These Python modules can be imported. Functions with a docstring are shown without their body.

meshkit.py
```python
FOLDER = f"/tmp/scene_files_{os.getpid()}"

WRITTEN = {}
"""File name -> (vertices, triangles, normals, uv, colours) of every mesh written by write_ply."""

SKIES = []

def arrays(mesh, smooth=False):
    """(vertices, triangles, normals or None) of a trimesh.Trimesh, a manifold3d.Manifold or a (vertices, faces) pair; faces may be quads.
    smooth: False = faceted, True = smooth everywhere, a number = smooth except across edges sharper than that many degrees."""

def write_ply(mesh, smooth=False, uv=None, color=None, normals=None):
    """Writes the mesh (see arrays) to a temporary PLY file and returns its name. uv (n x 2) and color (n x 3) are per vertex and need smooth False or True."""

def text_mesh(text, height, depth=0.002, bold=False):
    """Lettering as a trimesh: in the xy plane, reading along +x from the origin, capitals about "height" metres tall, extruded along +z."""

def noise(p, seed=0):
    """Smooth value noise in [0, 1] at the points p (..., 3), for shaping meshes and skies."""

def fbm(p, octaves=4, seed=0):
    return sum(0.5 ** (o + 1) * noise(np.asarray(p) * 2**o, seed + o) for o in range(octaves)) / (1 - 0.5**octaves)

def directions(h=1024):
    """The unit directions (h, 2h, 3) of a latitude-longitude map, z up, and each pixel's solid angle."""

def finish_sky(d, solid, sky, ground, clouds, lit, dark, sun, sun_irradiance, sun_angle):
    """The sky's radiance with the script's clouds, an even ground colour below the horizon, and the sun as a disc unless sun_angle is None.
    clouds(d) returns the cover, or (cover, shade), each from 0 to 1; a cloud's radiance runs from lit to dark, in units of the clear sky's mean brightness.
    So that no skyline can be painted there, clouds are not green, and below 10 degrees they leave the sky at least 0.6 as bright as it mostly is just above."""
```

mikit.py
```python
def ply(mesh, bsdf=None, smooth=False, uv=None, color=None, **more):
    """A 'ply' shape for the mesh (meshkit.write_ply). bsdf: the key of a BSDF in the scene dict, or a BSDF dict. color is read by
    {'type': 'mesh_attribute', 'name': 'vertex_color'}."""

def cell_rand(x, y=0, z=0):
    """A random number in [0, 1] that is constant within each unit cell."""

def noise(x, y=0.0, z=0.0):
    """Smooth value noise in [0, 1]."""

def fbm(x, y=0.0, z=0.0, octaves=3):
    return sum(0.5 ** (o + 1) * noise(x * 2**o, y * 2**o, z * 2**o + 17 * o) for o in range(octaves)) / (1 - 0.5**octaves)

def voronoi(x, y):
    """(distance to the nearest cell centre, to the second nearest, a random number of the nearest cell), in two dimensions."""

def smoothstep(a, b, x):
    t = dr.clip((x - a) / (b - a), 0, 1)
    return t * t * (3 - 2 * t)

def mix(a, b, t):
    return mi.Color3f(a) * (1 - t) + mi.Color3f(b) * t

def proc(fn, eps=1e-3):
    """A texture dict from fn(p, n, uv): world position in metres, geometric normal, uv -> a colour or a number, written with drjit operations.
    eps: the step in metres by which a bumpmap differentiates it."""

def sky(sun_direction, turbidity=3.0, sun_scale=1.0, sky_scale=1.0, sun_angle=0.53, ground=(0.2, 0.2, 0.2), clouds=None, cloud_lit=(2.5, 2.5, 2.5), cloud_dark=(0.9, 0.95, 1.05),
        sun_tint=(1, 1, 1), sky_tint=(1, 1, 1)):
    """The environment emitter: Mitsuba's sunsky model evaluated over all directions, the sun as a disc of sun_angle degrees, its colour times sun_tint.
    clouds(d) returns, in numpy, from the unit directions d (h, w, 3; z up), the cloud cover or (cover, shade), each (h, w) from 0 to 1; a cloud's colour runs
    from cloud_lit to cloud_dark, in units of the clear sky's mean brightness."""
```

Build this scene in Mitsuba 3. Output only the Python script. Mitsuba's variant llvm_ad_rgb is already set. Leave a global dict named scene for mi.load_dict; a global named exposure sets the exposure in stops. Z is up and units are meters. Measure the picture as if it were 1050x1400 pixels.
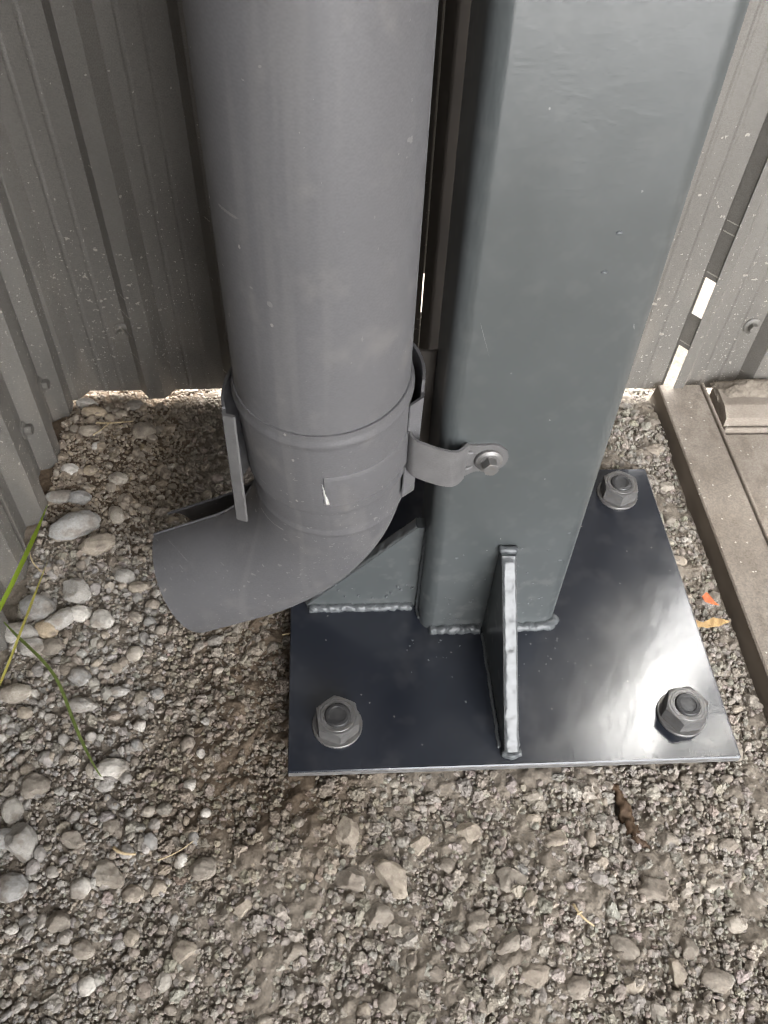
import math
import numpy as np
import trimesh
import mitsuba as mi
import drjit as dr
import mikit, meshkit
from shapely.geometry import LineString, Polygon, Point, box as sbox
from shapely.ops import unary_union

T = mi.ScalarTransform4f
scene, labels = {'type': 'scene'}, {}

# ------------------------------------------------------------------ camera, sky, exposure
CAM = np.array([-0.1239, -0.2203, 0.5314])
CR, CD, CF = np.array([0.9975, -0.0539, 0.0450]), np.array([-0.0132, -0.7731, -0.6341]), np.array([0.0689, 0.6320, -0.7719])
scene['camera'] = {'type': 'perspective', 'fov': 2 * math.degrees(math.atan(525 / 1168.5)), 'fov_axis': 'x', 'near_clip': 0.02, 'far_clip': 500.0,
                   'to_world': T().look_at(origin=CAM.tolist(), target=(CAM + CF).tolist(), up=(-CD).tolist())}
scene['sky'] = mikit.sky((0.40, 0.37, 0.84), turbidity=4.0, sun_scale=0.012, sun_angle=6.0, sun_tint=(0.82, 0.95, 1.14), clouds=lambda d: 0.85, cloud_lit=(2.15, 2.1, 2.04), sky_tint=(1.0, 0.97, 0.93))
exposure = 6.25

# ------------------------------------------------------------------ helpers
rng = np.random.default_rng(7)


def numbered(key):
    if not any(k == key or k.startswith(key + '__') for k in scene):
        return key
    i = 1
    while any(k == f'{key}_{i:03d}' or k.startswith(f'{key}_{i:03d}__') for k in scene):
        i += 1
    return f'{key}_{i:03d}'


def put(name, mesh, bsdf, parent=None, smooth=False, m=None, label=None, cat=None, group=None, kind=None, color=None):
    key = numbered((parent + '__' if parent else '') + name)
    d = dict(mesh) if isinstance(mesh, dict) else mikit.ply(mesh, bsdf, smooth=smooth, color=color)
    if isinstance(mesh, dict) and bsdf is not None:
        d['bsdf'] = {'type': 'ref', 'id': bsdf}
    if m is not None:
        d['to_world'] = T(np.asarray(m, float))
    scene[key] = d
    tag(key, label, cat, group, kind)
    return key


def tag(key, label=None, cat=None, group=None, kind=None):
    e = {k: v for k, v in (('label', label), ('category', cat), ('group', group), ('kind', kind)) if v}
    if e:
        labels[key] = {**labels.get(key, {}), **e}


def cat_(*ms):
    return trimesh.util.concatenate([m for m in ms if m is not None])


def cbox(x0, x1, y0, y1, z0, z1, c=0.0008):
    p = []
    for x, sx in ((x0, 1), (x1, -1)):
        for y, sy in ((y0, 1), (y1, -1)):
            for z, sz in ((z0, 1), (z1, -1)):
                p += [(x + sx * c, y + sy * c, z), (x + sx * c, y, z + sz * c), (x, y + sy * c, z + sz * c)]
    return trimesh.convex.convex_hull(np.array(p))


def extr(poly, z0, z1):
    polys = getattr(poly, 'geoms', [poly])
    ms = [trimesh.creation.extrude_polygon(g, z1 - z0, engine='earcut') for g in polys]
    m = cat_(*ms)
    m.apply_translation([0, 0, z0])
    return m


def grid_mesh(P, closed_u=False, closed_v=False):
    """P (n, m, 3) -> mesh of quads"""
    n, m = P.shape[:2]
    idx = np.arange(n * m).reshape(n, m)
    a = np.concatenate([idx, idx[:1]]) if closed_u else idx
    a = np.concatenate([a, a[:, :1]], 1) if closed_v else a
    q = np.stack([a[:-1, :-1], a[1:, :-1], a[1:, 1:], a[:-1, 1:]], -1).reshape(-1, 4)
    f = np.vstack([q[:, [0, 1, 2]], q[:, [0, 2, 3]]])
    return trimesh.Trimesh(P.reshape(-1, 3), f, process=False)


def frames(P):
    P = np.asarray(P, float)
    t = np.gradient(P, axis=0)
    t /= np.linalg.norm(t, axis=1, keepdims=True)
    a = np.array([0, 1, 0.0]) if abs(t[0, 1]) < 0.9 else np.array([1.0, 0, 0])
    A, B = [], []
    for k in range(len(P)):
        a = a - t[k] * (a @ t[k])
        a /= np.linalg.norm(a)
        A.append(a)
        B.append(np.cross(t[k], a))
    return t, np.array(A), np.array(B)


def sweep(P, r, n=64, caps=False):
    """tube along P with radius r (number or per point)"""
    P = np.asarray(P, float)
    t, A, B = frames(P)
    r = np.broadcast_to(np.asarray(r, float), (len(P),))
    w = np.linspace(0, 2 * np.pi, n, endpoint=False)
    G = P[:, None] + r[:, None, None] * (np.cos(w)[None, :, None] * A[:, None] + np.sin(w)[None, :, None] * B[:, None])
    m = grid_mesh(G, closed_v=True)
    if caps:
        v, f = np.vstack([m.vertices, P[:1], P[-1:]]), [m.faces]
        k, L = len(m.vertices), len(P)
        i = np.arange(n)
        f.append(np.stack([i, (i + 1) % n, i * 0 + k], 1))
        f.append(np.stack([(L - 1) * n + (i + 1) % n, (L - 1) * n + i, i * 0 + k + 1], 1))
        m = trimesh.Trimesh(v, np.vstack(f), process=False)
    m.fix_normals() if caps else None
    return m


def lathe(prof, n=48):
    """prof list of (r, z)"""
    p = np.array(prof, float)
    w = np.linspace(0, 2 * np.pi, n, endpoint=False)
    G = np.stack([p[:, None, 0] * np.cos(w), p[:, None, 0] * np.sin(w), np.repeat(p[:, 1:2], n, 1)], -1)
    m = grid_mesh(G, closed_v=True)
    return trimesh.Trimesh(m.vertices, m.faces[:, ::-1], process=False)


def shift(m, x=0, y=0, z=0):
    m = m.copy()
    m.apply_translation([x, y, z])
    return m


def lean(m, lx, ly, base=(0, 0, 0)):
    """tilts an upright thing a little, about its foot"""
    m = m.copy()
    R = trimesh.transformations.rotation_matrix(math.atan(math.hypot(lx, ly)), [-ly, lx, 0]) if lx or ly else np.eye(4)
    m.apply_translation(-np.array(base))
    m.apply_transform(R)
    m.apply_translation(base)
    return m


# ------------------------------------------------------------------ materials
noise, fbm, smoothstep, mix, cell_rand, voronoi = mikit.noise, mikit.fbm, mikit.smoothstep, mikit.mix, mikit.cell_rand, mikit.voronoi


def principled(key, color, rough=0.5, metallic=0.0, spec=0.5, bump=None, bscale=1.0, eps=2e-4, clearcoat=0.0, two=True, **kw):
    kw.setdefault('specular', spec)
    c = {'type': 'rgb', 'value': list(color)} if isinstance(color, (tuple, list)) else mikit.proc(color)
    r = rough if isinstance(rough, (int, float)) else mikit.proc(rough)
    b = {'type': 'principled', 'base_color': c, 'roughness': r, 'metallic': metallic, **kw}
    if clearcoat:
        b['clearcoat'] = clearcoat
        b['clearcoat_gloss'] = 0.9
    if bump is not None:
        b = {'type': 'bumpmap', 'arbitrary': mikit.proc(bump, eps=eps), 'scale': bscale, 'nested': b}
    scene[key] = {'type': 'twosided', 'bsdf': b} if two else b


def splash(p):
    """little pale dried specks, in clusters, thicker towards the ground"""
    on = mi.Float(0)
    q = p.x + 0.8 * p.y
    for cell, k in ((150.0, 0.0), (270.0, 5.0), (430.0, 9.0)):
        a, b, r = voronoi(q * cell + k + 0.6 * noise(q * 500, p.z * 500, k), p.z * cell * 0.8 + k)
        dens = smoothstep(0.26, 0.0, p.z) * smoothstep(0.35, 0.7, fbm(q * 22 + k, p.z * 16, 2.0)) + 0.025
        size = 0.08 + 0.16 * cell_rand(dr.floor(r * 4096.0), k)
        on = dr.maximum(on, dr.select(r > 1.0 - 0.34 * dens, 1.0, 0.0) * smoothstep(size, size * 0.6, a))
    return on


def fence_color(p, n, uv):
    c = mix((0.088, 0.0815, 0.072), (0.126, 0.118, 0.105), fbm(p.x * 30, p.y * 30, p.z * 6))
    c = mix(c, (0.18, 0.16, 0.135), 0.45 * smoothstep(0.45, 0.75, fbm(p.x * 60 + 5, p.y * 60, p.z * 18)) * smoothstep(0.16, 0.0, p.z))
    grain = noise(p.x * 1500, p.y * 1500, p.z * 1100)
    c = c * (0.86 + 0.28 * grain)
    c = mix(c, (0.34, 0.315, 0.275), 0.6 * splash(p))
    return c


def fence_bump(p, n, uv):
    return 0.00016 * noise(p.x * 900, p.y * 900, p.z * 650) + 0.00012 * noise(p.x * 420, p.y * 420, p.z * 300)


principled('m_fence', fence_color, 0.52, bump=fence_bump)
principled('m_fence_dark', (0.035, 0.032, 0.03), 0.6)


def post_color(p, n, uv):
    return mix((0.045, 0.040, 0.036), (0.07, 0.06, 0.05), fbm(p.x * 50, p.y * 50, p.z * 20))


principled('m_post', post_color, 0.5)


def col_color(p, n, uv):
    c = mix((0.046, 0.0515, 0.052), (0.056, 0.062, 0.0625), fbm(p.x * 22, p.y * 22, p.z * 14))
    dust = smoothstep(0.5, 0.8, fbm(p.x * 140, p.y * 140 + 3, p.z * 110, 4)) * (0.4 + 0.9 * smoothstep(0.12, 0.0, p.z))
    c = mix(c, (0.17, 0.165, 0.155), 0.16 * dust)
    a, b, r = voronoi((p.x + 0.7 * p.y) * 75, p.z * 60)
    c = mix(c, (0.26, 0.26, 0.25), 0.45 * dr.select(r > 0.975, 1.0, 0.0) * smoothstep(0.045, 0.02, a))
    scr = smoothstep(0.985, 0.997, noise((p.x + p.z * 0.35) * 420, p.z * 26, 2.0)) * smoothstep(0.55, 0.7, fbm(p.x * 16, p.z * 9, 7.0))
    return mix(c, (0.22, 0.22, 0.215), 0.5 * scr)


def col_rough(p, n, uv):
    return 0.21 + 0.13 * fbm(p.x * 60, p.y * 60, p.z * 40)


def col_bump(p, n, uv):
    return 0.00009 * fbm(p.x * 130, p.y * 130, p.z * 110, 3) + 0.00003 * noise(p.x * 700, p.y * 700, p.z * 700)


principled('m_column', col_color, col_rough, bump=col_bump, spec=0.95)


def plate_color(p, n, uv):
    c = mix((0.013, 0.015, 0.021), (0.019, 0.022, 0.029), fbm(p.x * 25, p.y * 25, p.z * 25))
    dust = smoothstep(0.5, 0.85, fbm(p.x * 60 + 9, p.y * 60, p.z * 60, 4))
    c = mix(c, (0.16, 0.15, 0.14), 0.07 * dust)
    a, b, r = voronoi(p.x * 160, p.y * 160)
    return mix(c, (0.3, 0.28, 0.25), 0.4 * dr.select(r > 0.98, 1.0, 0.0) * smoothstep(0.14, 0.05, a))


def plate_rough(p, n, uv):
    return 0.135 + 0.09 * fbm(p.x * 45, p.y * 45, 3.0)


def plate_bump(p, n, uv):
    brush = noise(p.x * 45 + p.y * 110, p.x * 150 - p.y * 60, 1.0)
    return 0.00030 * fbm(p.x * 20, p.y * 20, 0.5, 2) + 0.00003 * brush + 0.000012 * noise(p.x * 600, p.y * 600, 0)


principled('m_plate', plate_color, plate_rough, bump=plate_bump, spec=0.6, eps=3e-4)


def weld_color(p, n, uv):
    return mix((0.062, 0.068, 0.072), (0.085, 0.09, 0.092), fbm(p.x * 300, p.y * 300, p.z * 300))


principled('m_weld', weld_color, 0.34, spec=0.4)


def edge_color(p, n, uv):
    return mix((0.09, 0.088, 0.085), (0.19, 0.185, 0.178), fbm(p.x * 200, p.y * 120, p.z * 200))


principled('m_gusset_edge', lambda p, n, uv: mix((0.062, 0.066, 0.068), (0.098, 0.102, 0.103), fbm(p.x * 200, p.y * 150, p.z * 150)), 0.27, spec=0.5)
principled('m_plate_edge', edge_color, 0.45, metallic=0.2)


def pipe_color(p, n, uv):
    c = mix((0.080, 0.0785, 0.081), (0.095, 0.0935, 0.096), fbm(p.x * 25, p.y * 25, p.z * 9))
    c = c * (0.94 + 0.12 * noise(p.x * 1300, p.y * 1300, p.z * 1300))
    a, b, r = voronoi((p.x - p.y) * 90, p.z * 90)
    c = mix(c, (0.3, 0.28, 0.25), 0.5 * dr.select(r > 0.975, 1.0, 0.0) * smoothstep(0.12, 0.05, a))
    dust = smoothstep(0.55, 0.85, fbm(p.x * 70, p.y * 70 + 4, p.z * 50, 4))
    run = smoothstep(0.55, 0.8, fbm((p.x - 0.7 * p.y) * 120, p.z * 7 + 3, 1.0, 3))
    c = mix(c, (0.19, 0.18, 0.165), 0.10 * run)
    c = mix(c, (0.26, 0.25, 0.225), 0.22 * splash(p))
    return mix(c, (0.2, 0.185, 0.165), 0.16 * dust)


principled('m_pipe', pipe_color, 0.46, bump=lambda p, n, uv: 0.00005 * noise(p.x * 1000, p.y * 1000, p.z * 1000) + 0.0002 * fbm(p.x * 40, p.y * 40, p.z * 30), spec=0.4)
principled('m_bare', (0.75, 0.74, 0.72), 0.3, metallic=0.6)


def zinc_color(p, n, uv):
    c = mix((0.10, 0.098, 0.096), (0.185, 0.179, 0.172), fbm(p.x * 190, p.y * 190, p.z * 190))
    return mix(c, (0.14, 0.125, 0.11), 0.6 * smoothstep(0.55, 0.75, fbm(p.x * 400, p.y * 400, p.z * 400 + 3)))


principled('m_zinc', zinc_color, 0.42, metallic=0.45)
principled('m_stud', lambda p, n, uv: mix((0.03, 0.03, 0.032), (0.07, 0.068, 0.066), fbm(p.x * 300, p.y * 300, p.z * 300)), 0.4, metallic=0.3)
principled('m_strap', lambda p, n, uv: mix((0.082, 0.0795, 0.079), (0.112, 0.109, 0.1075), fbm(p.x * 90, p.y * 90, p.z * 90)) * (0.93 + 0.14 * noise(p.x * 1400, p.y * 1400, p.z * 1400)), 0.42)


def dusty(p, n, uv):
    c = mix((0.17, 0.142, 0.115), (0.33, 0.29, 0.245), fbm(p.x * 35, p.y * 18, p.z * 30, 4))
    c = mix(c, (0.18, 0.15, 0.12), 0.6 * smoothstep(0.52, 0.75, fbm(p.x * 90, p.y * 60, p.z * 80, 4)))
    c = c * (0.84 + 0.32 * noise(p.x * 900, p.y * 900, p.z * 900))
    a, b, r = voronoi(p.x * 210, p.y * 210)
    return mix(c, (0.62, 0.58, 0.52), 0.8 * dr.select(r > 0.95, 1.0, 0.0) * smoothstep(0.2, 0.08, a))


principled('m_dusty', dusty, 0.75, bump=lambda p, n, uv: 0.0006 * fbm(p.x * 220, p.y * 220, p.z * 220, 3), spec=0.25)
principled('m_dusty_side', lambda p, n, uv: mix((0.11, 0.09, 0.07), (0.17, 0.14, 0.11), fbm(p.x * 80, p.y * 40, p.z * 80, 4)), 0.8, spec=0.2)


def soil(p, n, uv):
    zone = zone_dr(p)
    c = mix((0.140, 0.119, 0.096), (0.245, 0.213, 0.175), fbm(p.x * 90, p.y * 90, p.z * 90, 4))
    wet = mix((0.055, 0.037, 0.023), (0.120, 0.085, 0.056), fbm(p.x * 120, p.y * 120, p.z * 120, 3))
    return mix(c, wet, zone) * (0.75 + 0.5 * noise(p.x * 900, p.y * 900, p.z * 900))


def zone_dr(p):
    s = 0.15 * (fbm(p.x * 18, p.y * 18, 0.0) - 0.5) * 2
    left = smoothstep(-0.20, -0.26, p.x + s * 0.2) * smoothstep(0.17, 0.24, p.y + s * 0.3)
    plate = smoothstep(0.07, 0.0, dr.sqrt(dr.square(dr.maximum(dr.maximum(-0.20 - p.x, p.x + 0.14), 0.0)) + dr.square(dr.maximum(dr.maximum(-0.015 - p.y, p.y - 0.12), 0.0))) + s * 0.1)
    return dr.clip(dr.maximum(0.85 * left, 0.75 * plate), 0, 1)


rough_bump = lambda p, n, uv: 0.0009 * fbm(p.x * 420, p.y * 420, p.z * 420, 3)
principled('m_soil', soil, 1.0, spec=0.02, bump=rough_bump)
principled('m_gravel', (0.3, 0.3, 0.3), 1.0, spec=0.03, bump=lambda p, n, uv: 0.0006 * fbm(p.x * 480, p.y * 480, p.z * 480, 3))
scene['m_gravel']['bsdf']['nested_bsdf' if 'nested_bsdf' in scene['m_gravel']['bsdf'] else 'nested']['base_color'] = {'type': 'mesh_attribute', 'name': 'vertex_color'}

PEB = [((0.30, 0.28, 0.25), (0.38, 0.36, 0.33)), ((0.34, 0.30, 0.25), (0.43, 0.39, 0.33)), ((0.215, 0.187, 0.155), (0.275, 0.245, 0.207)), ((0.29, 0.245, 0.195), (0.37, 0.325, 0.265)),
       ((0.265, 0.255, 0.24), (0.35, 0.34, 0.32)), ((0.43, 0.40, 0.355), (0.53, 0.50, 0.45)), ((0.195, 0.168, 0.138), (0.262, 0.231, 0.194)), ((0.36, 0.28, 0.19), (0.48, 0.40, 0.30))]
for i_, (a_, b_) in enumerate(PEB):
    def pf(p, n, uv, a=a_, b=b_):
        c = mix(a, b, fbm(p.x * 160, p.y * 160, p.z * 160, 4))
        c = mix(c, (0.20, 0.17, 0.14), 0.75 * smoothstep(0.42, 0.68, fbm(p.x * 110 + 7, p.y * 110, p.z * 110, 4)))
        return c * (0.85 + 0.3 * noise(p.x * 1100, p.y * 1100, p.z * 1100))
    principled(f'm_pebble{i_}', pf, 0.95, spec=0.06, bump=(lambda p, n, uv: 0.0007 * fbm(p.x * 420, p.y * 420, p.z * 420, 3)) if i_ in (2, 6) else (lambda p, n, uv: 0.0002 * fbm(p.x * 500, p.y * 500, p.z * 500, 2)))
principled('m_unseen_pavement', lambda p, n, uv: mix((0.52, 0.51, 0.495), (0.62, 0.61, 0.595), fbm(p.x * 6, p.y * 6, 0.0)), 0.9)
principled('m_unseen_shelter', (0.10, 0.098, 0.095), 0.7)
for k_, c_ in (('m_grass', (0.30, 0.42, 0.05)), ('m_grass_yellow', (0.50, 0.46, 0.12)), ('m_grass_dark', (0.15, 0.19, 0.06))):
    scene[k_] = {'type': 'principledthin', 'base_color': mikit.proc(lambda p, n, uv, c=c_: mi.Color3f(c) * (0.75 + 0.5 * fbm(p.x * 200, p.y * 60, p.z * 60))), 'roughness': 0.5, 'diff_trans': 0.7}
principled('m_straw', lambda p, n, uv: mix((0.36, 0.27, 0.15), (0.52, 0.42, 0.27), fbm(p.x * 200, p.y * 200, p.z * 200)), 0.7)
principled('m_leaf', lambda p, n, uv: mix((0.36, 0.22, 0.09), (0.50, 0.34, 0.16), fbm(p.x * 250, p.y * 250, p.z * 250)), 0.6)
principled('m_petal', (0.55, 0.14, 0.05), 0.55)
principled('m_bark', lambda p, n, uv: mix((0.03, 0.018, 0.011), (0.13, 0.08, 0.045), fbm(p.x * 160, p.y * 160, p.z * 160, 4)), 0.75)


# ------------------------------------------------------------------ ground
def gh(x, y):
    """ground height"""
    x, y = np.asarray(x, float), np.asarray(y, float)
    p = np.stack([x, y, np.zeros_like(x)], -1)
    far = np.clip((np.maximum(np.abs(x + 0.05) - 0.5, np.abs(y - 0.1) - 0.55)) / 0.6, 0, 1)
    h = -0.0185 + 0.012 * (meshkit.fbm(p * 13, 3, 5) - 0.5) * (1 - 0.5 * far)
    h = h + 0.010 * np.clip((-0.02 - y) / 0.2, 0, 1) * np.clip((x + 0.2) / 0.2, 0, 1) * (1 - far)
    h = h + 0.006 * np.exp(-((x + 0.24) ** 2 / 0.006 + (y + 0.0) ** 2 / 0.006))
    h = h + 0.006 * np.clip((y - 0.25) / 0.06, 0, 1) * np.clip((0.37 - y) / 0.04, 0, 1) * (1 - far) - 0.002 * np.clip((y - 0.33) / 0.04, 0, 1)
    # a hollow under the plate's front left and the little root pit
    h = h - 0.008 * np.exp(-((x + 0.16) ** 2 / 0.0012 + (y - 0.05) ** 2 / 0.006))
    h = h - 0.007 * np.exp(-((x + 0.07) ** 2 / 0.004 + (y + 0.012) ** 2 / 0.0005))
    h = h - 0.009 * np.exp(-((x - 0.068) ** 2 / 0.0001 + (y + 0.022) ** 2 / 0.0003))
    return h


def ground_xy(a, b, step, far):
    core = np.arange(a, b + step / 2, step)
    out, d, s = [], 0.0, step
    while d < far:
        s = min(s * 1.22, 8.0)
        d += s
        out.append(d)
    out = np.array(out)
    return np.concatenate([a - out[::-1], core, b + out])


gx, gy = ground_xy(-0.44, 0.26, 0.0017, 90.0), ground_xy(-0.22, 0.42, 0.0017, 90.0)
GX, GY = np.meshgrid(gx, gy, indexing='ij')
GZ = gh(GX, GY)
Pn = np.stack([GX, GY, GX * 0], -1)
near = (np.abs(GX + 0.07) < 0.5) & (np.abs(GY - 0.1) < 0.45)
crumb = meshkit.fbm(Pn * 110, 3, 21) - 0.5
crumb2 = np.maximum(meshkit.noise(Pn * 260, 33) - 0.45, 0)
clod = np.maximum(meshkit.fbm(Pn * 62 + 3, 2, 71) - 0.46, 0)
east = np.clip((GX + 0.27) / 0.1, 0, 1)
GZ = GZ + np.where(near, 0.0050 * crumb + 0.0045 * crumb2 + 0.010 * clod * east, 0)
# the ground dips below the slab that lies at the right
GZ = np.where((GX > 0.185) & (GX < 2.0) & (GY < 0.37) & (GY > -1.5), np.minimum(GZ, -0.019), GZ)
put('ground', grid_mesh(np.stack([GX, GY, GZ], -1)), 'm_soil', smooth=True, kind='structure', label='loose gravelly soil with pebbles and dry clods')


def blocked(x, y, r=0.0):
    b = (np.abs(x) < 0.146 + 0.35 * r) & (y > 0.004 - 0.35 * r) & (y < 0.255 + 0.35 * r)
    b |= (x > 0.186 - r) & (y < 0.368)
    b |= (x < -0.352 + r * 0.5) & (y < 0.40)
    b |= (np.abs(y - 0.367) < 0.009 + r * 0.4) & (np.asarray(r) > 0.0024)
    return b


def wet_np(x, y):
    left = np.clip((-0.20 - x) / 0.06, 0, 1) * np.clip((y - 0.17) / 0.07, 0, 1)
    d = np.hypot(np.maximum(np.maximum(-0.20 - x, x + 0.14), 0), np.maximum(np.maximum(-0.015 - y, y - 0.12), 0))
    return left, np.clip(1 - d / 0.07, 0, 1)


def stone_shapes(sub, n, jag, seed):
    r = np.random.default_rng(seed)
    out = []
    base = trimesh.creation.icosphere(subdivisions=sub)
    for k in range(n):
        v = base.vertices.copy()
        s = r.normal(size=3)
        if jag:  # cut flats off the ball: an angular clod
            for _ in range(r.integers(5, 10)):
                nrm = r.normal(size=3)
                nrm /= np.linalg.norm(nrm)
                d = v @ nrm
                lim = r.uniform(0.55, 0.9)
                v = v - np.maximum(d - lim, 0)[:, None] * nrm
        amp = (0.36 if seed < 400 else 0.2) if jag else 0.22
        v = v * (1 + amp * (meshkit.fbm(v * 1.6 + s * 10 + 30, 2, seed + k) - 0.5)[:, None] * 2)
        if sub >= 2:
            v = v * (1 + ((0.30 if sub < 3 and seed < 400 else 0.10) if jag else 0.05) * (meshkit.noise(v * 4.5 + s * 10 + 50, seed + k) - 0.5)[:, None] * 2)
        out.append(v * np.array([1.0, r.uniform(0.62, 0.95), r.uniform(0.5, 0.8)] if not jag else [1.0, r.uniform(0.7, 1.0), r.uniform(0.6, 0.95)]))
    return np.array(out), base.faces


def rot(r, n, tilt):
    a, b, c = r.uniform(0, 2 * np.pi, n), r.normal(0, tilt, n), r.normal(0, tilt, n)
    Z, X, Y = np.zeros((n, 3, 3)), np.zeros((n, 3, 3)), np.zeros((n, 3, 3))
    Z[:, 0, 0] = Z[:, 1, 1] = np.cos(a); Z[:, 0, 1] = -np.sin(a); Z[:, 1, 0] = np.sin(a); Z[:, 2, 2] = 1
    X[:, 1, 1] = X[:, 2, 2] = np.cos(b); X[:, 1, 2] = -np.sin(b); X[:, 2, 1] = np.sin(b); X[:, 0, 0] = 1
    Y[:, 0, 0] = Y[:, 2, 2] = np.cos(c); Y[:, 0, 2] = np.sin(c); Y[:, 2, 0] = -np.sin(c); Y[:, 1, 1] = 1
    return Z @ X @ Y


DUST = np.array([0.256, 0.229, 0.196])


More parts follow.
